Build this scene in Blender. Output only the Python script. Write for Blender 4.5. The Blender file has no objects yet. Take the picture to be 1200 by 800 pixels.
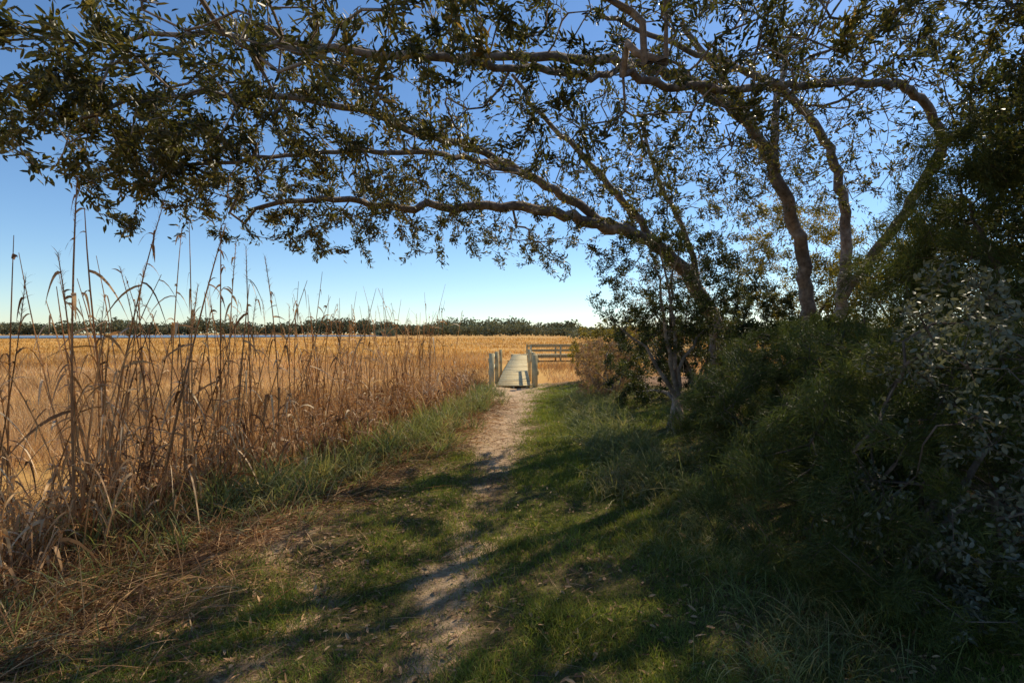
import bpy, math, numpy as np
from mathutils import Vector
rng=np.random.default_rng(7)
SUN_AZ=math.radians(42); SUN_EL=math.radians(44)
scene=bpy.context.scene
# ------------------------------------------------------------ helpers
def link(o,parent=None):
    scene.collection.objects.link(o)
    if parent is not None: o.parent=parent
    return o
def empty(name,loc=(0,0,0)):
    e=bpy.data.objects.new(name,None); e.empty_display_size=.2; link(e); return e
def build(name,V,F,mat,attrs=None,smooth=False,parent=None):
    V=np.asarray(V,dtype=np.float32); F=np.asarray(F,dtype=np.int32); k=F.shape[1]; n=len(F)
    me=bpy.data.meshes.new(name)
    me.vertices.add(len(V)); me.vertices.foreach_set('co',V.ravel())
    me.loops.add(n*k); me.loops.foreach_set('vertex_index',F.ravel())
    me.polygons.add(n); me.polygons.foreach_set('loop_start',np.arange(0,n*k,k,dtype=np.int32))
    if smooth: me.polygons.foreach_set('use_smooth',np.ones(n,dtype=bool))
    me.update(calc_edges=True)
    if attrs:
        for a,v in attrs.items():
            at=me.attributes.new(a,'FLOAT','POINT'); at.data.foreach_set('value',np.asarray(v,dtype=np.float32).ravel())
    me.materials.append(mat)
    o=bpy.data.objects.new(name,me); return link(o,parent)
def nz(v): return v/np.maximum(np.linalg.norm(v,axis=-1,keepdims=True),1e-9)
def rdir(n): return nz(rng.normal(size=(n,3)))
TAB=np.random.default_rng(3).random((256,256))
def vn(x,y,s=1.0,o=0):
    x=np.asarray(x)/s+o*17.3+500; y=np.asarray(y)/s+o*9.1+500
    xi=np.floor(x).astype(int); yi=np.floor(y).astype(int); fx=x-xi; fy=y-yi
    fx=fx*fx*(3-2*fx); fy=fy*fy*(3-2*fy)
    g=lambda a,b:TAB[a%256,b%256]
    return (g(xi,yi)*(1-fx)+g(xi+1,yi)*fx)*(1-fy)+(g(xi,yi+1)*(1-fx)+g(xi+1,yi+1)*fx)*fy
def ss(t): t=np.clip(t,0,1); return t*t*(3-2*t)
class Acc:
    def __init__(s): s.V=[];s.F=[];s.R=[];s.T=[];s.n=0
    def add(s,V,F,R,T): s.V.append(V);s.F.append(F+s.n);s.R.append(R);s.T.append(T);s.n+=len(V)
    def obj(s,name,mat,parent=None,smooth=False):
        return build(name,np.concatenate(s.V),np.concatenate(s.F),mat,{'rnd':np.concatenate(s.R),'tt':np.concatenate(s.T)},smooth,parent)
def strips(acc,o,d,L,W,droop,nseg=3,side=None,rnd=None,tip=0.08,bend=None):
    n=len(o); L=np.broadcast_to(L,(n,)); W=np.broadcast_to(W,(n,)); droop=np.broadcast_to(droop,(n,))
    if side is None: side=nz(np.cross(d,rdir(n)))
    t=np.linspace(0,1,nseg+1)
    p=o[:,None]+d[:,None]*(L[:,None]*t)[...,None]
    p[...,2]-=(droop*L)[:,None]*t**2
    if bend is not None: p+=bend[:,None]*(t**2)[None,:,None]
    w=np.minimum(1,(0.55+1.2*t))*(1-t)**0.7+tip*t
    off=side[:,None]*(W[:,None]*w)[...,None]*.5
    V=np.stack([p-off,p+off],2).reshape(-1,3)
    b=(np.arange(n)*(nseg+1)*2)[:,None]+(np.arange(nseg)*2)[None]
    F=np.stack([b,b+1,b+3,b+2],-1).reshape(-1,4)
    r=rng.random(n) if rnd is None else rnd
    acc.add(V,F,np.repeat(r,(nseg+1)*2),np.tile(np.repeat(t,2),n))
def leaves(acc,o,d,L,W,rnd=None,up=0.8):
    n=len(o); L=np.broadcast_to(L,(n,))[:,None]; W=np.broadcast_to(W,(n,))[:,None]
    nn=nz(rdir(n)+np.array([0,0,up])); s=nz(np.cross(d,nn)); u=np.cross(s,d)
    curl=rng.uniform(-.15,.05,(n,1))*L
    V=np.stack([o,o+d*L*.3+s*W*.46+u*W*.16,o+d*L*.68+s*W*.44+u*(W*.16+curl*.5),o+d*L+u*curl,
                o+d*L*.68-s*W*.44+u*(W*.16+curl*.5),o+d*L*.3-s*W*.46+u*W*.16],1).reshape(-1,3)
    b=np.arange(n)[:,None]*6
    F=np.concatenate([b+np.array([0,1,2,3]),b+np.array([0,3,4,5])])
    r=rng.random(n) if rnd is None else rnd
    acc.add(V,F,np.repeat(r,6),np.tile(np.array([0,.3,.7,1,.7,.3]),n))
# ------------------------------------------------------------ materials
def newmat(name):
    m=bpy.data.materials.new(name); m.use_nodes=True; nt=m.node_tree; nt.nodes.clear()
    return m,nt,nt.nodes.new('ShaderNodeOutputMaterial')
def ramp(nt,cols):
    r=nt.nodes.new('ShaderNodeValToRGB'); e=r.color_ramp.elements
    while len(e)<len(cols): e.new(0.5)
    for i,(p,c) in enumerate(cols): e[i].position=p; e[i].color=(*c,1)
    return r
def attr(nt,n):
    a=nt.nodes.new('ShaderNodeAttribute'); a.attribute_name=n; return a
def noise(nt,scale,detail=4,rough=.55,vec=None):
    n=nt.nodes.new('ShaderNodeTexNoise'); n.inputs['Scale'].default_value=scale; n.inputs['Detail'].default_value=detail; n.inputs['Roughness'].default_value=rough
    if vec is None:
        tc=nt.nodes.new('ShaderNodeTexCoord'); vec=tc.outputs['Object']
    nt.links.new(vec,n.inputs['Vector']); return n
def mix(nt,fac,a,b,bt='MIX'):
    m=nt.nodes.new('ShaderNodeMix'); m.data_type='RGBA'; m.blend_type=bt
    for sock,v in ((m.inputs[0],fac),(m.inputs[6],a),(m.inputs[7],b)):
        if hasattr(v,'is_linked') or hasattr(v,'links'): nt.links.new(v,sock)
        elif isinstance(v,(int,float)): sock.default_value=v
        else: sock.default_value=(*v,1)
    return m.outputs[2]
def foliage(name,cols,transl=.35,rough=.5,spec=.3,nscale=.9,tipcol=None,tipfac=.5,tt=(1.35,1.3,.8)):
    m,nt,out=newmat(name)
    r=ramp(nt,cols); nt.links.new(attr(nt,'rnd').outputs['Fac'],r.inputs[0])
    n=noise(nt,nscale,3); rr=ramp(nt,[(.3,(.65,.65,.65)),(.7,(1.3,1.3,1.3))]); nt.links.new(n.outputs['Fac'],rr.inputs[0])
    c=mix(nt,1.0,r.outputs[0],rr.outputs[0],'MULTIPLY')
    if tipcol:
        tm=nt.nodes.new('ShaderNodeMath'); tm.operation='MULTIPLY'; tm.inputs[1].default_value=tipfac
        nt.links.new(attr(nt,'tt').outputs['Fac'],tm.inputs[0]); c=mix(nt,tm.outputs[0],c,tipcol)
    b=nt.nodes.new('ShaderNodeBsdfPrincipled'); b.inputs['Roughness'].default_value=rough; b.inputs['Specular IOR Level'].default_value=spec
    nt.links.new(c,b.inputs['Base Color'])
    t=nt.nodes.new('ShaderNodeBsdfTranslucent'); tc=mix(nt,1.0,c,tt,'MULTIPLY'); nt.links.new(tc,t.inputs[0])
    ms=nt.nodes.new('ShaderNodeMixShader'); ms.inputs[0].default_value=transl
    nt.links.new(b.outputs[0],ms.inputs[1]); nt.links.new(t.outputs[0],ms.inputs[2]); nt.links.new(ms.outputs[0],out.inputs[0])
    return m
def bark(name,c1,c2,c3):
    m,nt,out=newmat(name)
    n=noise(nt,14,6,.65); n2=noise(nt,3,4); r=ramp(nt,[(.3,c1),(.55,c2),(.75,c3)]); nt.links.new(n.outputs['Fac'],r.inputs[0])
    rr=ramp(nt,[(.35,(.55,.55,.55)),(.65,(1.2,1.2,1.2))]); nt.links.new(n2.outputs['Fac'],rr.inputs[0])
    b=nt.nodes.new('ShaderNodeBsdfPrincipled'); b.inputs['Roughness'].default_value=.9; b.inputs['Specular IOR Level'].default_value=.2
    nt.links.new(mix(nt,1.0,r.outputs[0],rr.outputs[0],'MULTIPLY'),b.inputs['Base Color'])
    bp=nt.nodes.new('ShaderNodeBump'); bp.inputs['Strength'].default_value=.9; bp.inputs['Distance'].default_value=.02
    n3=noise(nt,40,5,.7); nt.links.new(n3.outputs['Fac'],bp.inputs['Height']); nt.links.new(bp.outputs[0],b.inputs['Normal'])
    nt.links.new(b.outputs[0],out.inputs[0]); return m
M_bark=bark('grey_brown_bark',(.17,.125,.095),(.38,.3,.23),(.56,.48,.4))
M_bark2=bark('dark_stem_bark',(.09,.068,.05),(.2,.155,.12),(.31,.26,.2))
M_oak=foliage('oak_leaf',[(0,(.045,.05,.016)),(.45,(.085,.088,.025)),(.8,(.16,.135,.038)),(1,(.31,.19,.06))],.42,.4,.45)
M_dark=foliage('dark_shrub_leaf',[(0,(.032,.044,.016)),(.6,(.068,.085,.026)),(1,(.16,.14,.038))],.35,.5)
M_sunlit=foliage('sunlit_yellow_leaf',[(0,(.12,.11,.02)),(.6,(.26,.21,.035)),(1,(.42,.29,.05))],.5,.5)  # yellow glow of sunlit foliage is put into the leaf colour
M_silver=foliage('silver_leaf',[(0,(.1,.11,.07)),(.6,(.17,.175,.12)),(1,(.27,.26,.18))],.2,.5,.35)
M_cedar=foliage('cedar_needle',[(0,(.04,.055,.016)),(.6,(.085,.11,.028)),(1,(.18,.18,.042))],.34,.6,nscale=2.2)
M_brown=foliage('dry_brown_leaf',[(0,(.2,.115,.07)),(.6,(.38,.225,.12)),(1,(.54,.35,.18))],.3,.7)
M_lawn=foliage('green_grass',[(0,(.075,.125,.02)),(.6,(.16,.22,.034)),(.85,(.24,.26,.05)),(1,(.45,.33,.14))],.42,.5,.3,1.5,(.3,.3,.07),.4)
M_tuft=foliage('sedge_grass',[(0,(.075,.12,.035)),(.55,(.17,.22,.07)),(.8,(.3,.28,.11)),(1,(.54,.4,.19))],.38,.5,.3,1.5,(.4,.34,.16),.4)
M_reed=foliage('dry_reed',[(0,(.15,.07,.03)),(.35,(.4,.215,.095)),(.75,(.64,.41,.21)),(1,(.8,.62,.4))],.25,.6,.3,1.2,tt=(1.25,1.05,.75))
M_dry=foliage('dry_grass',[(0,(.09,.045,.022)),(.35,(.27,.14,.065)),(.7,(.48,.29,.14)),(.9,(.62,.43,.23)),(1,(.14,.18,.05))],.25,.7,.2,.8,tt=(1.25,1.05,.75))
M_marsh=foliage('tan_marsh_grass',[(0,(.26,.145,.06)),(.5,(.54,.35,.165)),(1,(.76,.54,.3))],.25,.7,.2,.12,tt=(1.25,1.05,.75))
M_gold=foliage('golden_marsh_grass',[(0,(.42,.22,.055)),(.5,(.7,.41,.11)),(1,(.84,.56,.19))],.25,.7,.2,.03,tt=(1.25,1.05,.75))
M_litter=foliage('fallen_leaf',[(0,(.1,.05,.025)),(.5,(.3,.165,.08)),(1,(.6,.38,.2))],.05,.7)
M_far=foliage('hazed_distant_foliage',[(0,(.11,.125,.08)),(.6,(.18,.18,.11)),(1,(.29,.25,.14))],.15,.9,.05,.02)  # distance haze painted in: leaf colours made paler and bluer
# ------------------------------------------------------------ land shape
YY=[0,3.2,4.6,5.6,7.4,12,15,40]; EX=[-3.2,-2.85,-2.6,-2.2,-1.55,-1.0,-.95,-.95]
edge=lambda y:np.interp(y,YY,EX)
pcx=lambda y:np.interp(y,[0,2.4,3.1,4.85,8.9,14,16],[-.7,-.62,-.5,-.3,-.22,.0,.05])
pw=lambda y:np.interp(y,[2,4,6,9,13,15],[.34,.36,.55,.98,1.15,1.6])
def land(x,y): return ss((x-edge(y)+2.2)/2.4)*ss((20.5-y)/5.0)
def hgt(x,y):
    l=land(x,y)
    h=-.42*(1-l)+l*(.07*(vn(x,y,1.1)-.5)+.045*(vn(x,y,.33,2)-.5)+.02*(vn(x,y,.11,3)-.5))
    h+=l*.28*ss((x-1.2)/2.2)*ss((y+6)/3) - l*.05*np.exp(-((x-pcx(y))/.55)**2)
    return h+.25*(1-l)*(vn(x,y,9,4)-.5)*.5
def sandm(x,y):
    wob=.9*(vn(x,y,1.1,33)-.5)*ss((8-y)/3)+.35*(vn(x,y,.8,34)-.5)
    g=np.exp(-((x-pcx(y)+wob)/pw(y))**2*1.1)
    g2=.82*np.exp(-((x-pcx(y)+.95+wob)/.26)**2)*ss((6-y)/2)
    br=.45*vn(x,y,.5,5)+.33*vn(x,y,.2,6)+.22*vn(x,y,.08,7)
    near=ss((y-5)/3)
    return np.clip(np.maximum(g,g2)*(2.2*br-.08)-.62+.6*near*g,0,1)
def greenm(x,y):
    r=ss((x-pcx(y)-.15*pw(y)+.05)/.45)*ss((3.8-x)/1.5)
    l=1.0*np.exp(-((x-pcx(y)+.62)/.48)**2)*ss((9-y)/2)+.6*ss((pcx(y)-x)/1)*ss((6-y)/3)*vn(x,y,.9,9)
    c=.45*ss((6.5-y)/3)*np.exp(-((x-pcx(y))/.6)**2)
    m=np.clip(r+l+c,0,1)*(.35+1.15*vn(x,y,.55,8))
    return np.clip(m,0,1)*ss((17-y)/4)*(1-.85*sandm(x,y))
xs=np.concatenate([-np.geomspace(2500,6.1,42),np.arange(-6,6,.05),np.geomspace(6.1,2500,42)])
ys=np.concatenate([-np.geomspace(400,2.3,18),np.arange(-2,2,.2),np.arange(2,17,.06),np.geomspace(17.2,4000,70)])
X,Y=np.meshgrid(xs,ys); x=X.ravel(); y=Y.ravel()
nx=len(xs); ii=(np.arange(len(ys)-1)[:,None]*nx+np.arange(nx-1)[None]).ravel()
F=np.stack([ii,ii+1,ii+nx+1,ii+nx],1)
mg,nt,out=newmat('ground_soil_sand_and_marsh')
S=attr(nt,'sand').outputs['Fac']; G=attr(nt,'green').outputs['Fac']; Lm=attr(nt,'land').outputs['Fac']
n1=noise(nt,9,8,.7); n2=noise(nt,60,4,.7)
lit=ramp(nt,[(.3,(.085,.048,.028)),(.5,(.24,.145,.085)),(.72,(.43,.285,.17))]); nt.links.new(n1.outputs['Fac'],lit.inputs[0])
snd=ramp(nt,[(.3,(.28,.185,.105)),(.5,(.52,.36,.215)),(.75,(.7,.52,.34))]); nt.links.new(n1.outputs['Fac'],snd.inputs[0])
grn=ramp(nt,[(.3,(.06,.06,.02)),(.6,(.14,.13,.04)),(.8,(.25,.185,.08))]); nt.links.new(n1.outputs['Fac'],grn.inputs[0])
mar=ramp(nt,[(.35,(.4,.2,.06)),(.65,(.7,.42,.13))]); nm=noise(nt,.06,6,.6); nt.links.new(nm.outputs['Fac'],mar.inputs[0])
c=mix(nt,G,lit.outputs[0],grn.outputs[0])
ma=nt.nodes.new('ShaderNodeMath'); ma.operation='ADD'; nt.links.new(S,ma.inputs[0])
mb=nt.nodes.new('ShaderNodeMath'); mb.operation='MULTIPLY_ADD'; nt.links.new(n2.outputs['Fac'],mb.inputs[0]); mb.inputs[1].default_value=1.1; mb.inputs[2].default_value=-.55
nt.links.new(mb.outputs[0],ma.inputs[1])
sr=ramp(nt,[(.08,(0,0,0)),(.7,(1,1,1))]); nt.links.new(ma.outputs[0],sr.inputs[0])
c=mix(nt,sr.outputs[0],c,snd.outputs[0])
c=mix(nt,Lm,mar.outputs[0],c)
b=nt.nodes.new('ShaderNodeBsdfPrincipled'); b.inputs['Roughness'].default_value=.95; b.inputs['Specular IOR Level'].default_value=.1
nt.links.new(c,b.inputs['Base Color'])
bp=nt.nodes.new('ShaderNodeBump'); bp.inputs['Strength'].default_value=.9; bp.inputs['Distance'].default_value=.035
hh=mix(nt,.4,n1.outputs['Fac'],n2.outputs['Fac']); nt.links.new(hh,bp.inputs['Height']); nt.links.new(bp.outputs[0],b.inputs['Normal'])
nt.links.new(b.outputs[0],out.inputs[0])
build('ground',np.stack([x,y,hgt(x,y)],1),F,mg,{'sand':sandm(x,y)*land(x,y),'green':greenm(x,y),'land':land(x,y)},True)
# water beyond the marsh
mw,nt,out=newmat('estuary_water'); b=nt.nodes.new('ShaderNodeBsdfPrincipled'); b.inputs['Base Color'].default_value=(.15,.22,.3,1); b.inputs['Roughness'].default_value=.6; b.inputs['Specular IOR Level'].default_value=.15
nw=noise(nt,.6,4); bp=nt.nodes.new('ShaderNodeBump'); bp.inputs['Strength'].default_value=.3; nt.links.new(nw.outputs['Fac'],bp.inputs['Height']); nt.links.new(bp.outputs[0],b.inputs['Normal']); nt.links.new(b.outputs[0],out.inputs[0])
WCX,WCY,WRX,WRY=-215,300,125,140
a=np.linspace(0,2*math.pi,60,endpoint=False); rr=1+.1*np.sin(3*a+1)+.06*np.sin(7*a)
wv=np.stack([WCX+WRX*np.cos(a)*rr,WCY+WRY*np.sin(a)*rr,np.full(60,-.16)],1)
wv=np.vstack([wv,[[WCX,WCY,-.16]]]); wf=np.array([[i,(i+1)%60,60] for i in range(60)])
build('water',wv,wf,mw)
# ------------------------------------------------------------ grasses
def upd(n,lean): return nz(np.stack([rng.normal(0,lean,n),rng.normal(0,lean,n),np.ones(n)],1))
def ground_pts(x,y,dz=-.01): return np.stack([x,y,hgt(x,y)+dz],1)
acc=Acc()
x1=rng.uniform(-4,3.8,900000); y1=2.0+14*rng.random(900000)**1.6
k=rng.random(len(x1))<greenm(x1,y1)**1.1*(x1>edge(y1)-.3); x1=x1[k];y1=y1[k]; n=len(x1)
tall=.35+1.25*vn(x1,y1,.4,11)
strips(acc,ground_pts(x1,y1),upd(n,.5),rng.uniform(.03,.105,n)*tall,.0038+.0005*y1,rng.uniform(.1,.7,n),2)
acc.obj('lawn_grass',M_lawn)
def tufts(acc,cx,cy,per,Lr,lean,W,dr=(.3,1.0),spread=.07,ns=5):
    m=len(cx); o=np.repeat(np.stack([cx,cy],1),per,0)+rng.normal(0,spread,(m*per,2))
    d=upd(m*per,lean); L=rng.uniform(*Lr,m*per)*np.repeat(rng.uniform(.6,1.25,m),per)
    strips(acc,ground_pts(o[:,0],o[:,1],-.02),d,L,W,rng.uniform(*dr,m*per),ns,rnd=np.clip(np.repeat(rng.random(m),per)*.6+rng.random(m*per)*.45,0,1))
acc=Acc()
y2=rng.uniform(4.4,14,290); x2=edge(y2)+rng.normal(.05,.3,290)
tufts(acc,x2,y2,44,(.3,.72),.4,.0115)
y2=rng.uniform(3.6,9.5,120); x2=edge(y2)+rng.normal(-.4,.35,120); tufts(acc,x2,y2,34,(.4,.9),.3,.013)
y2=rng.uniform(2.4,4.8,60); x2=edge(y2)+rng.normal(.15,.35,60); tufts(acc,x2,y2,22,(.2,.5),.45,.008)
acc.obj('green_sedge_grass',M_tuft)
acc=Acc()
y2=rng.uniform(5,13,220); x2=np.interp(y2,[4,6,9,13],[1.45,1.35,1.4,1.7])+rng.normal(.15,.26,220)
tufts(acc,x2,y2,64,(.35,.8),.5,.0085,(.4,1.3))
y2=rng.uniform(2.2,5,90); x2=np.interp(y2,[2,5],[1.15,1.5])+rng.normal(.2,.25,90)
tufts(acc,x2,y2,44,(.2,.55),.5,.005,(.4,1.3))
y2=rng.uniform(5,12,120); x2=rng.uniform(1.9,4.2,120); tufts(acc,x2,y2,30,(.2,.5),.5,.007,(.4,1.3))
acc.obj('long_verge_grass',M_tuft)
# reed bed : dry stalks with bent leaves
def reedbed(N,xr,yr,H,per,lw,plume,lean=.13,sw=.012):
    o=ground_pts(xr,yr); d=upd(N,lean); rn=rng.random(N)*.6+.2
    bend=np.stack([rng.normal(0,.16,N),rng.normal(0,.16,N),-.05*np.ones(N)],1)
    sd=nz(np.cross(d,rdir(N)))
    strips(acc,o,d,H,sw,0,8,sd,rn,.3,bend); strips(acc,o,d,H,sw,0,8,np.cross(d,sd),rn,.3,bend)
    t=np.clip(rng.beta(2,1.5,(N,per)),.1,.99).ravel(); I=np.repeat(np.arange(N),per)
    po=o[I]+d[I]*(H[I]*t)[:,None]+bend[I]*(t**2)[:,None]
    a=rng.uniform(0,2*math.pi,N*per); el=rng.uniform(-.2,1.5,N*per)
    dl=np.stack([np.cos(a)*np.cos(el),np.sin(a)*np.cos(el),np.sin(el)],1)
    strips(acc,po,dl,rng.uniform(.15,.6,N*per)*np.clip(1.3-t,.35,1),rng.uniform(*lw,N*per),rng.uniform(.4,2.4,N*per),6,rnd=np.clip(rn[I]+rng.normal(0,.25,N*per),0,1))
    T=np.where(rng.random(N)<plume)[0]; I=np.repeat(T,60); t=rng.uniform(.84,1,len(I))
    po=o[I]+d[I]*(H[I]*t)[:,None]+bend[I]*(t**2)[:,None]
    strips(acc,po,nz(d[I]+rdir(len(I))*.55),rng.uniform(.03,.09,len(I)),.0035,.3,2,rnd=rng.uniform(.3,.8,len(I)))
acc=Acc()
N=560; yr=2.9+12*rng.random(N)**1.2; off=rng.gamma(1.5,.55,N)+.1; xr=edge(yr)-off
reedbed(N,xr,yr,rng.uniform(.45,1.2,N)*np.interp(yr,[3,8,15],[1.05,1,.7]),10,(.014,.038),.03,.28)
N=190; yr=rng.uniform(3.4,11.5,N); xr=edge(yr)-rng.gamma(2,.55,N)-.1
reedbed(N,xr,yr,rng.uniform(1.3,2.75,N),9,(.012,.03),.3,.11,.015)
N=30; yr=rng.uniform(3.6,5.6,N); xr=edge(yr)-rng.uniform(.2,1.5,N)
reedbed(N,xr,yr,rng.uniform(1.7,3.1,N),12,(.018,.045),.4,.1,.02)
acc.obj('dry_reeds',M_reed)
acc=Acc()
n=78000; yr=2.5+14*rng.random(n)**1.4; xr=edge(yr)-rng.gamma(1.5,.75,n)+.2
cl=vn(xr,yr,.55,14)
k=(xr>-9)&(rng.random(n)<1.7*cl-.1); xr,yr,cl=xr[k],yr[k],cl[k]; n=len(xr); dd=edge(yr)-xr
strips(acc,ground_pts(xr,yr),upd(n,.7),rng.uniform(.2,.8,n)*np.clip(.35+dd*.8,.3,1)*(.6+.7*cl),.008+.0005*yr,rng.uniform(0,1.3,n),4,rnd=np.clip(rng.random(n)*.7+.6*(vn(xr,yr,.8,15)-.3),0,1))
n=32000; yr=2.2+10*rng.random(n)**1.3; xr=edge(yr)+rng.normal(-.1,.5,n); dl=rdir(n); dl[:,2]=np.abs(dl[:,2])*.25+.05
strips(acc,ground_pts(xr,yr,.01),nz(dl),rng.uniform(.1,.5,n),.008,rng.uniform(.1,.3,n),3)
acc.obj('dry_grass_undergrowth',M_dry)
# marsh
def marsh(name,mat,n,d0,d1,hr,wk):
    acc=Acc(); dd=np.exp(rng.uniform(math.log(d0),math.log(d1),n)); xx=rng.uniform(-1.35,1.35,n)*dd
    yy=dd; k=(land(xx,yy)<.35+.2*rng.random(n))&~((np.abs(xx-.3)<1.15)&(yy<36))&~((yy>32)&(yy<39)&(xx>-1)&(xx<16))
    k&=~((((xx-WCX)/WRX)**2+((yy-WCY)/WRY)**2)<1.3); xx,yy=xx[k],yy[k]; n=len(xx)
    h=rng.uniform(*hr,n)*(.45+1.0*vn(xx,yy,3,20))
    strips(acc,ground_pts(xx,yy),upd(n,.3),h,wk*yy+.003,rng.uniform(0,.6,n),2 if d1>60 else 3,rnd=np.clip(rng.random(n)*.6+.9*(vn(xx,yy,5,21)-.25),0,1))
    acc.obj(name,mat)
marsh('tan_marsh_grass',M_marsh,110000,7.5,42,(.3,.7),.0009)
marsh('golden_marsh_grass',M_gold,80000,28,200,(.25,.55),.0018)
# leaf litter
acc=Acc(); n=60000; y3=1.8+11*rng.random(n)**1.6; x3=rng.uniform(-3.6,4,n); k=rng.random(n)<.14+.8*vn(x3,y3,.6,30)*ss((pcx(y3)+.3-x3)/1.2)+.25*ss((x3-1.5)/1)
x3,y3=x3[k],y3[k]; n=len(x3); dl=rdir(n); dl[:,2]=dl[:,2]*.25
leaves(acc,ground_pts(x3,y3,.012),nz(dl),rng.uniform(.025,.07,n),rng.uniform(.01,.022,n),up=2)
n=44000; y3=1.8+8*rng.random(n)**1.5; x3=rng.uniform(-3.6,.6,n); k=rng.random(n)<.15+1.2*vn(x3,y3,.5,35)*ss((-x3-.4)/1.5); x3,y3=x3[k],y3[k]; n=len(x3); dl=rdir(n); dl[:,2]=np.abs(dl[:,2])*.2
strips(acc,ground_pts(x3,y3,.008),nz(dl),rng.uniform(.04,.25,n),.0038,.05,2)
acc.obj('leaf_litter',M_litter)
# ------------------------------------------------------------ trees
def densify(pts,step=.16,jit=.022):
    P=np.array(pts,float); out=[P[0]]
    for i in range(len(P)-1):
        p0=P[max(i-1,0)];p1=P[i];p2=P[i+1];p3=P[min(i+2,len(P)-1)]
        k=max(1,int(np.linalg.norm(p2-p1)/step))
        for j in range(1,k+1):
            t=j/k; q=.5*((2*p1)+(-p0+p2)*t+(2*p0-5*p1+4*p2-p3)*t*t+(-p0+3*p1-3*p2+p3)*t**3)
            out.append(q+(rng.normal(0,jit,3) if j<k else 0))
    return out
def skeleton(lines):
    N=[];Pa=[];R=[]
    for pts,r0,r1 in lines:
        D=densify(pts)
        if N:
            A=np.array(N); j=int(np.argmin(((A-D[0])**2).sum(1))); dd=np.linalg.norm(A[j]-D[0])
        if not N or dd>.45: N.append(D[0]);Pa.append(-1);R.append(r0);prev=len(N)-1
        else: prev=j
        for i,q in enumerate(D[1:],1):
            N.append(q);Pa.append(prev);R.append(r0+(r1-r0)*i/len(D));prev=len(N)-1
    return N,Pa,R
def grow(sk,attrs,step=.15,wob=.13):
    N,Pa,R=sk; n0=len(N); cap=n0+len(attrs)*14+1000
    A=np.zeros((cap,3)); A[:n0]=N; Pa=list(Pa); R=list(R); n=n0
    base_ok=np.zeros(cap,bool); base_ok[:n0]=np.array(N)[:,2]>np.array(N)[:,2].min()+.25
    base_ok[n0:]=True
    d0=np.array([((A[:n0]-a)**2).sum(1).min() for a in attrs])**.5
    for a in attrs[np.argsort(d0+rng.uniform(0,.3,len(attrs)))]:
        d2=((A[:n]-a)**2).sum(1)+(~base_ok[:n])*9; j=int(np.argmin(d2)); p0=A[j].copy(); dist=math.sqrt(d2[j])
        if dist<.03: continue
        pj=Pa[j]; pd=(A[j]-A[pj]) if pj>=0 else np.array([0,0,1.]); pd=pd/(np.linalg.norm(pd)+1e-9)
        p1=p0+pd*dist*.35+rng.normal(0,wob,3)*dist; k=min(12,max(1,int(dist/step))); prev=j
        for i in range(1,k+1):
            if n>=cap: break
            t=i/k; q=(1-t)**2*p0+2*t*(1-t)*p1+t*t*a+(rng.normal(0,.012,3) if i<k else 0)
            A[n]=q; Pa.append(prev); R.append(0); prev=n; n+=1
    A=A[:n]; Pa=np.array(Pa); R=np.array(R)
    cnt=np.zeros(n); kids=np.zeros(n,int)
    for i in range(n-1,-1,-1):
        if kids[i]==0: cnt[i]=1
        if Pa[i]>=0: cnt[Pa[i]]+=cnt[i]; kids[Pa[i]]+=1
    return A,Pa,R,cnt
def tubes(name,T,rt,pw_,mat,parent,sides=7,cap_r=.2):
    A,Pa,R,cnt=T; n=len(A); rad=np.minimum(np.maximum(rt*cnt**pw_,R),np.maximum(cap_r,R))
    main=-np.ones(n,int); best=np.zeros(n)
    for i in range(n):
        p=Pa[i]
        if p>=0 and cnt[i]>best[p]: best[p]=cnt[i]; main[p]=i
    D=np.zeros((n,3)); h=Pa>=0; D[h]=nz(A[h]-A[Pa[h]]); D[~h]=[0,0,1]
    for i in np.where(main>=0)[0]: D[i]=D[i]+nz((A[main[i]]-A[i])[None])[0]
    D=nz(D); ref=nz(np.array([.37,.83,.21])); U=nz(np.cross(D,ref)); Wv=np.cross(D,U)
    E=np.where(h)[0]; P=Pa[E]; ism=main[P]==E
    for s,sel in ((sides,rad[E]>.014),(3,rad[E]<=.014)):
        e=E[sel]; p=P[sel]; m=ism[sel]
        if len(e)==0: continue
        ang=np.linspace(0,2*math.pi,s,endpoint=False); ca,sa=np.cos(ang)[None,:,None],np.sin(ang)[None,:,None]
        u0=np.where(m[:,None],U[p],U[e]); w0=np.where(m[:,None],Wv[p],Wv[e]); r0=np.where(m,rad[p],rad[e]*1.25)
        r0=np.minimum(r0,rad[e]*1.8)
        V0=A[p][:,None]+(u0[:,None]*ca+w0[:,None]*sa)*r0[:,None,None]
        V1=A[e][:,None]+(U[e][:,None]*ca+Wv[e][:,None]*sa)*rad[e][:,None,None]
        V=np.concatenate([V0,V1],1).reshape(-1,3)
        b=(np.arange(len(e))*2*s)[:,None]; i=np.arange(s)[None]; j=(i+1)%s
        F=np.stack([b+i,b+j,b+s+j,b+s+i],-1).reshape(-1,4)
        build(name if s==sides else 'twigs',V,F,mat,None,True,parent)
def twig_points(T,n,maxc=3,jit=.03,wfun=None):
    A,Pa,R,cnt=T; c=np.where((cnt<=maxc)&(Pa>=0)&(R==0))[0]
    w=np.where(cnt[c]<=1,1.0,.3)
    if wfun is not None: w=w*wfun(A[c])
    w/=w.sum(); i=rng.choice(c,n,p=w); t=rng.random((n,1)); p=A[Pa[i]]*(1-t)+A[i]*t
    return p+rng.normal(0,jit,(n,3)), nz(A[i]-A[Pa[i]])
poly=np.array([(-2.9,3.2),(-4.2,4.7),(-3.9,5.5),(-3.1,6.2),(-1.9,7.2),(-.6,8.3),(1.0,9.2),(3,9.8),(6,9.8),(9,8),(8,2),(2,1.6),(-1.3,2.0)])
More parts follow.
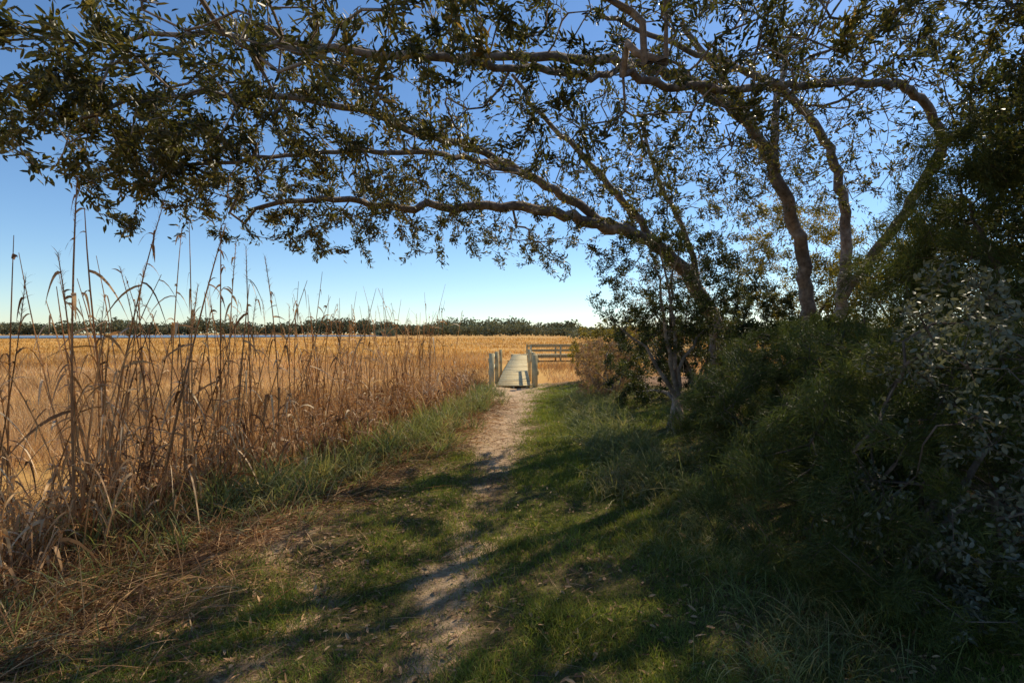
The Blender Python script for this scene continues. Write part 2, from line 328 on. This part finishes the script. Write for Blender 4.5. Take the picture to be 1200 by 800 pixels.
def inside(x,y):
    r=np.zeros(len(x),bool); n=len(poly)
    for i in range(n):
        x1,y1=poly[i];x2,y2=poly[(i+1)%n]
        c=((y1>y)!=(y2>y))&(x<(x2-x1)*(y-y1)/(y2-y1+1e-12)+x1); r^=c
    return r
fe=poly[:8]
def edged(x,y):
    d=np.full(len(x),99.)
    for i in range(len(fe)-1):
        a=fe[i];b=fe[i+1];ab=b-a;t=np.clip(((x-a[0])*ab[0]+(y-a[1])*ab[1])/(ab@ab),0,1)
        d=np.minimum(d,np.hypot(x-a[0]-t*ab[0],y-a[1]-t*ab[1]))
    return d
C=510; cx=rng.uniform(-4.3,8,C*4); cy=rng.uniform(1.6,11.3,C*4); k=inside(cx,cy); k&=~((cx>.8)&(cy>7.2)&(rng.random(C*4)<.6)); cx,cy=cx[k][:C],cy[k][:C]
e=edged(cx,cy); zl=2.68+.24*np.minimum(e,2.5)+.12*np.maximum(cx-1,0); zh=zl+.95+.3*np.minimum(e,4)
cz=zl+(zh-zl)*rng.random(len(cx))**1.05
cc=np.stack([cx,cy,cz],1)
at=np.repeat(cc,12,0)+rng.normal(0,1,(len(cc)*12,3))*np.array([.36,.36,.21])
at=at[(np.linalg.norm(at-np.array([0,0,1.6]),axis=1)>2.2)&(at[:,2]>2.5)]
L_A=[([(3.52,9,-.1),(3.6,9,.9),(3.57,9,1.75),(3.26,8.9,2.27),(2.58,8.6,2.96),(1.64,8.2,3.27),(.5,7.6,3.4),(-.47,7.1,3.36),(-1.43,6.6,3.2),(-2.2,6.0,3.17),(-2.8,5.6,2.95)],.16,.02),
     ([(1.64,8.2,3.27),(.9,7.8,3.6),(.25,7.4,3.86),(-.45,6.8,4.02),(-1.1,6,3.92),(-1.56,5.2,3.86),(-2.3,4.6,3.72),(-2.9,4.2,3.55),(-3.4,4,3.25)],.075,.012),
     ([(.25,7.4,3.86),(-.8,6,3.68),(-1.94,5.3,3.46),(-2.6,4.9,3.22),(-3.1,4.6,3.05)],.045,.01),
     ([(2.58,8.6,2.96),(1.8,8.3,3.7),(1.1,7.9,4.3),(.5,7.5,4.7),(0,7,5.1)],.07,.02),
     ([(3.26,8.9,2.27),(3.0,8.9,3.3),(2.5,8.9,4.3),(2.2,8.8,5.2)],.06,.02)]
L_B=[([(4.75,8.5,-.1),(4.89,8.5,1.46),(4.73,8.4,3.0),(4.07,8,4.07),(3.55,7.6,4.58),(2.57,7,4.93),(1.47,6.3,4.88),(.47,5.6,4.6),(-.5,5,4.25),(-1.47,4.4,4.02),(-2.3,4,3.93),(-3.0,3.8,3.72)],.13,.012),
     ([(3.55,7.6,4.58),(2.96,7.4,5.36),(2.3,7,5.8)],.07,.03),([(4.07,8,4.07),(4.1,8,5.2),(4.3,8,6.2)],.07,.03),
     ([(1.47,6.3,4.88),(.9,5.4,4.3),(.1,4.6,3.95),(-.8,3.9,3.7),(-1.8,3.4,3.5)],.04,.01)]
L_C=[([(5.75,9,-.1),(5.7,9,1.2),(5.78,9,2.2),(5.85,9,3.7),(5.2,8.6,4.8),(4.3,8,5.27),(3.0,7,5.2),(1.0,6,5.3)],.12,.02),
     ([(5.78,9,2.2),(6.3,8.4,3.4),(6.5,7.8,4.46),(5.4,7,4.9),(3.6,6,4.5),(2.1,5,3.95),(.9,4.2,3.7)],.085,.012),
     ([(6.5,7.8,4.46),(6.6,6.5,4.7),(6.3,5,4.6),(5,3.6,4.3)],.06,.012)]
skels=[skeleton(l) for l in (L_A,L_B,L_C)]
Dm=np.stack([np.array([((np.array(s[0])-a)**2).sum(1).min() for a in at]) for s in skels],1); own=Dm.argmin(1)
def wleaf(p):
    g=np.exp(-(((p[:,0]-.3)/2.0)**2+((p[:,1]-6.4)/1.7)**2))
    return (1-.8*g)*np.where((p[:,0]>2.2)&(p[:,1]>5.5),.5,1.)*(.35+1.2*vn(p[:,0],p[:,1],.5,77))
LPA=(29,25,20)
for q in range(3):
    a_=at[own==q]; T=grow(skels[q],a_); par=empty('live_oak_tree')
    tubes('trunk_and_branches',T,.0036,.43,M_bark,par,9,.15)
    n=int(len(a_)*LPA[q]); p,dr=twig_points(T,n,4,.028,wleaf); ac=Acc()
    cl=vn(p[:,0],p[:,1],.6,41)
    leaves(ac,p,nz(dr*.8+rdir(n)*.7+np.array([0,0,.15])),rng.uniform(.045,.085,n),rng.uniform(.014,.024,n),np.clip(rng.random(n)*.75+.4*(cl-.35),0,1))
    ac.obj('leaves',M_oak,par)
def vol(center,rad,n,hollow=.35):
    d=rdir(n); r=(hollow+(1-hollow)*rng.random(n))**.6
    p=np.array(center)+d*r[:,None]*np.array(rad)
    p+=np.stack([vn(p[:,1],p[:,2],.7,i+50)-.5 for i in range(3)],1)*.6
    return p[p[:,2]>.08]
def shrub(name,base,vols,nleaf,Lr,Wr,lm,bm=M_bark2,stems=5,kind='leaf',jit=.03,rt=.0022,maxc=4,sr=.03):
    par=empty(name); bx,by=base; at=np.concatenate([vol(c,r,n) for c,r,n in vols]); lines=[]
    top=at[:,2].max()
    for i in range(stems):
        a=rng.uniform(0,2*math.pi); tgt=at[rng.integers(len(at))]; b0=np.array([bx+.12*math.cos(a),by+.12*math.sin(a),float(hgt(bx,by))-.1])
        mid=b0*.5+tgt*.5+np.array([0,0,.1*top]); mid[:2]+=rng.normal(0,.08,2)
        lines.append(([b0,b0*.8+mid*.2+np.array([0,0,.15]),mid,tgt],sr+.27*sr*top,.008))
    N,Pa,R=[],[],[]
    for l in lines:
        s=skeleton([l]); o=len(N); N+=s[0]; Pa+=[p+o if p>=0 else -1 for p in s[1]]; R+=s[2]
    T=grow((N,Pa,R),at,.14)
    tubes('stems',T,rt,.45,bm,par,6,.07 if sr>.02 else .014)
    cf=lambda q:(.12+1.5*vn(q[:,0]+q[:,2]*.7,q[:,1]-q[:,2]*.6,.32,91)**1.5) if kind!='leaf' else np.ones(len(q))
    p,dr=twig_points(T,nleaf,maxc,jit,cf); ac=Acc(); n=nleaf
    cl=vn(p[:,0]+p[:,2],p[:,1],.4,60)
    rn=np.clip(rng.random(n)*.75+.5*(cl-.35),0,1)
    if kind=='leaf': leaves(ac,p,nz(dr*.6+rdir(n)*.8+np.array([0,0,.1])),rng.uniform(*Lr,n),rng.uniform(*Wr,n),rn)
    else: strips(ac,p,nz(dr*.8+rdir(n)*.55+np.array([0,0,.4])),rng.uniform(*Lr,n),rng.uniform(*Wr,n),rng.uniform(0,.4,n),2,rnd=rn)
    ac.obj('leaves',lm,par); return par
shrub('wax_myrtle_shrub',(2.45,7.5),[((2.2,7.7,2.2),(1.15,.9,1.1),460),((2.7,8.2,1.4),(1.1,.8,1.2),300)],28000,(.035,.06),(.011,.02),M_dark,M_bark,6,sr=.024)
shrub('wax_myrtle_shrub',(4.1,6.6),[((3.9,6.6,.9),(1.2,1.0,1.0),520)],34000,(.035,.065),(.012,.022),M_dark,M_bark2,6)
shrub('wax_myrtle_shrub',(3.6,9.8),[((3.6,10,.9),(1.6,.8,1.0),420)],24000,(.04,.07),(.014,.024),M_dark,M_bark2,6)
shrub('red_cedar_shrub',(2.6,4.5),[((2.6,4.5,.75),(1.1,1.1,.95),1300)],130000,(.03,.08),(.004,.008),M_cedar,M_bark2,7,'strip',jit=.035,maxc=5)
shrub('red_cedar_shrub',(2.5,2.9),[((2.5,2.9,.7),(1.25,.9,1.1),1300)],130000,(.025,.07),(.0035,.006),M_cedar,M_bark2,7,'strip',jit=.035,maxc=5,sr=.018)
shrub('silverberry_shrub',(2.25,2.6),[((2.1,2.4,1.05),(.42,.45,1.0),300)],4200,(.025,.042),(.013,.021),M_silver,M_bark2,4,jit=.03,sr=.009)
shrub('red_cedar_tree',(4.7,4.6),[((4.6,4.7,1.8),(1.3,1.5,2.0),1300)],140000,(.035,.09),(.006,.011),M_cedar,M_bark2,5,'strip',jit=.05,maxc=6)
shrub('yaupon_holly_tree',(5.6,3.0),[((5.4,3.2,3.0),(2.0,1.8,2.4),1300)],80000,(.035,.065),(.016,.026),M_dark,M_bark2,5,jit=.06)
shrub('yaupon_holly_tree',(7.0,6.6),[((7.0,6.6,2.4),(1.7,1.8,2.5),1100)],66000,(.04,.07),(.018,.03),M_dark,M_bark2,5,jit=.06)
shrub('yaupon_holly_tree',(8.8,10.5),[((8.8,10.5,1.9),(2.0,1.8,2.2),800)],40000,(.05,.085),(.022,.034),M_sunlit,M_bark2,5,jit=.07)
shrub('bay_tree',(6.9,12.6),[((6.9,12.6,3.0),(1.8,1.4,1.9),620)],30000,(.05,.08),(.018,.028),M_sunlit,M_bark2,5,jit=.06)
shrub('wax_myrtle_shrub',(5.6,11.5),[((5.6,11.5,1.4),(1.5,1.2,1.3),480)],24000,(.045,.075),(.016,.024),M_dark,M_bark2,6)
shrub('bare_shrub',(4.0,12.8),[((3.9,12.8,2.1),(1.4,1.0,1.7),800)],6500,(.04,.06),(.012,.02),M_brown,M_bark,7,rt=.003,sr=.018)
shrub('dry_brown_shrub',(2.4,12.0),[((2.2,12.2,.7),(.8,1.2,.75),520)],11000,(.04,.07),(.01,.018),M_brown,M_bark,7,rt=.0028,sr=.014)
shrub('wax_myrtle_shrub',(3.0,16),[((3.2,16,1.0),(1.5,1.2,1.1),400)],12000,(.05,.08),(.018,.026),M_sunlit,M_bark2,6)
# -- distant tree line
acc=Acc()
def treeline(nt_,fx,fy,hr,wr,q,s):
    for i in range(nt_):
        X0=rng.uniform(*fx); Y0=fy+rng.uniform(0,30)+.04*abs(X0); h=rng.uniform(*hr)*(.6+.8*float(vn(X0,0,30,70))); w=rng.uniform(*wr)
        d=rdir(q); r=rng.random(q)**.4; p=np.stack([X0+d[:,0]*w*r,Y0+d[:,1]*w*r,h*.5+d[:,2]*h*.5*r],1)
        leaves(acc,p,rdir(q),rng.uniform(.7,1.3,q)*s,rng.uniform(.5,.9,q)*s,np.clip(rng.random(q)*.6+rng.random()*.4,0,1))
treeline(560,(-660,60),470,(8,14),(4.5,8.5),85,2.0)
treeline(380,(-90,240),320,(3.8,6.6),(3,5.5),75,1.3)
treeline(90,(20,120),150,(2.5,4.5),(2.0,4),70,.8)
acc.obj('distant_trees',M_far)
# ------------------------------------------------------------ boardwalk
mwood,nt,out=newmat('weathered_boards')
r=ramp(nt,[(0,(.48,.35,.17)),(.5,(.64,.5,.26)),(1,(.74,.62,.36))]); nt.links.new(attr(nt,'rnd').outputs['Fac'],r.inputs[0])
n=noise(nt,6,6,.7); rr=ramp(nt,[(.3,(.65,.65,.62)),(.7,(1.15,1.15,1.1))]); nt.links.new(n.outputs['Fac'],rr.inputs[0])
b=nt.nodes.new('ShaderNodeBsdfPrincipled'); b.inputs['Roughness'].default_value=.85
nt.links.new(mix(nt,1.0,r.outputs[0],rr.outputs[0],'MULTIPLY'),b.inputs['Base Color'])
bp=nt.nodes.new('ShaderNodeBump'); bp.inputs['Strength'].default_value=.5; bp.inputs['Distance'].default_value=.01; n9=noise(nt,35,5,.7); nt.links.new(n9.outputs['Fac'],bp.inputs['Height']); nt.links.new(bp.outputs[0],b.inputs['Normal'])
nt.links.new(b.outputs[0],out.inputs[0])
CUB=np.array([[i,j,k] for i in(-1,1) for j in(-1,1) for k in(-1,1)],float)*.5
CF=np.array([[0,1,3,2],[4,6,7,5],[0,4,5,1],[2,3,7,6],[0,2,6,4],[1,5,7,3]])
def beam(acc,c,ux,uy,size,top=1.):
    ux=nz(np.array(ux,float)); uy=nz(np.array(uy,float)-ux*np.dot(ux,uy)); uz=np.cross(ux,uy)
    V=CUB*np.array(size); V=V+rng.normal(0,.0015,V.shape)
    W=np.array(c)+V[:,:1]*ux+V[:,1:2]*uy+V[:,2:]*uz
    acc.add(W,CF,np.full(8,rng.random()),np.zeros(8))
bw=empty('boardwalk'); dk=Acc(); ps=Acc(); rl=Acc()
def seg(a,b_,wid,rail_l=True,rail_r=True,rh=.66):
    a=np.array(a,float);b_=np.array(b_,float);v=b_-a;L=np.linalg.norm(v);u=v/L;s=nz(np.cross(u,[0,0,1.]));up=np.cross(s,u)
    m=int(L/.15)
    for i in range(m): beam(dk,a+u*(i+.5)*.15+rng.normal(0,.002,3),s,u,(wid+rng.normal(0,.01),.138,.038))
    for sd in(-1,0,1): beam(ps,a+v/2+s*sd*(wid/2-.1)-up*.12,u,s,(L,.05,.19))
    np_=max(1,round(L/2.1))
    for sd,on in((-1,rail_l),(1,rail_r)):
        if not on: continue
        for i in range(np_+1):
            q=a+u*(L*i/np_)+s*sd*(wid/2+.05); z0=-.5; z1=q[2]+rh+.03
            beam(ps,(q[0],q[1],(z0+z1)/2),(0,0,1),u,(z1-z0,.11,.11))
        for hz,sz in((rh-.06,.12),(rh*.45,.12)):
            beam(rl,a+v/2+s*sd*(wid/2-.022)+up*hz,u,s,(L,.04,sz))
        beam(rl,a+v/2+s*sd*(wid/2+.02)+up*(rh+.055),u,s,(L+.1,.16,.04))
seg((.05,15.2,.03),(.15,21,.04),1.0,False,False)
seg((.15,21.02,.04),(.55,36,.04),1.0,False,False)
seg((.0,36.75,.04),(1.2,36.9,.04),1.35,False,False)
seg((1.22,36.9,.04),(14,39,.04),1.35,True,True)
for px,py_,h,w in((-.6,15.1,1.0,.15),(-.52,17.6,.96,.13),(.68,15.1,.95,.15),(.74,17.6,.93,.13),(-.46,21.0,.92,.12),(.72,21.05,.92,.12)):
    beam(ps,(px,py_,h/2-.2),(0,0,1),(0,1,0),(h+.4,w,w))
for x0,x1 in((-.68,-.56),(.77,.82)):
    for hz in(.42,.78):
        p0=np.array([x0,15.1,hz]);p1=np.array([x1,21,hz]); v=p1-p0
        beam(rl,(p0+p1)/2,v,(1,0,0),(np.linalg.norm(v),.04,.12))
dk.obj('deck_planks',mwood,bw); ps.obj('posts_and_joists',mwood,bw); rl.obj('handrails',mwood,bw)
# ------------------------------------------------------------ light, sky, camera
w=bpy.data.worlds.new('World'); scene.world=w; w.use_nodes=True; nt=w.node_tree; nt.nodes.clear()
sk=nt.nodes.new('ShaderNodeTexSky'); sk.sky_type='NISHITA'; sk.sun_disc=False; sk.sun_elevation=SUN_EL; sk.sun_rotation=SUN_AZ
sk.air_density=.95; sk.dust_density=.1; sk.ozone_density=1.4
hs=nt.nodes.new('ShaderNodeHueSaturation'); hs.inputs['Saturation'].default_value=1.08
cm=mix(nt,1.0,sk.outputs[0],(.84,.94,1.04),'MULTIPLY')
bg=nt.nodes.new('ShaderNodeBackground'); bg.inputs[1].default_value=.14; o_=nt.nodes.new('ShaderNodeOutputWorld')
nt.links.new(cm,hs.inputs['Color']); nt.links.new(hs.outputs[0],bg.inputs[0]); nt.links.new(bg.outputs[0],o_.inputs[0])
sd=bpy.data.lights.new('sun','SUN'); sd.energy=5; sd.angle=math.radians(.5); sd.color=(1,.87,.66)
so=bpy.data.objects.new('sun',sd); link(so)
sv=Vector((math.sin(SUN_AZ)*math.cos(SUN_EL),math.cos(SUN_AZ)*math.cos(SUN_EL),math.sin(SUN_EL)))
so.rotation_euler=sv.to_track_quat('Z','Y').to_euler(); so.location=sv*60
cd=bpy.data.cameras.new('camera'); cd.lens=18; cd.sensor_width=36; cd.clip_end=8000; cd.clip_start=.05
co=bpy.data.objects.new('camera',cd); link(co); co.location=(0,0,1.6); co.rotation_euler=(math.radians(89.05),0,0); scene.camera=co
scene.view_settings.view_transform='Standard'; scene.view_settings.look='None'; scene.view_settings.exposure=0
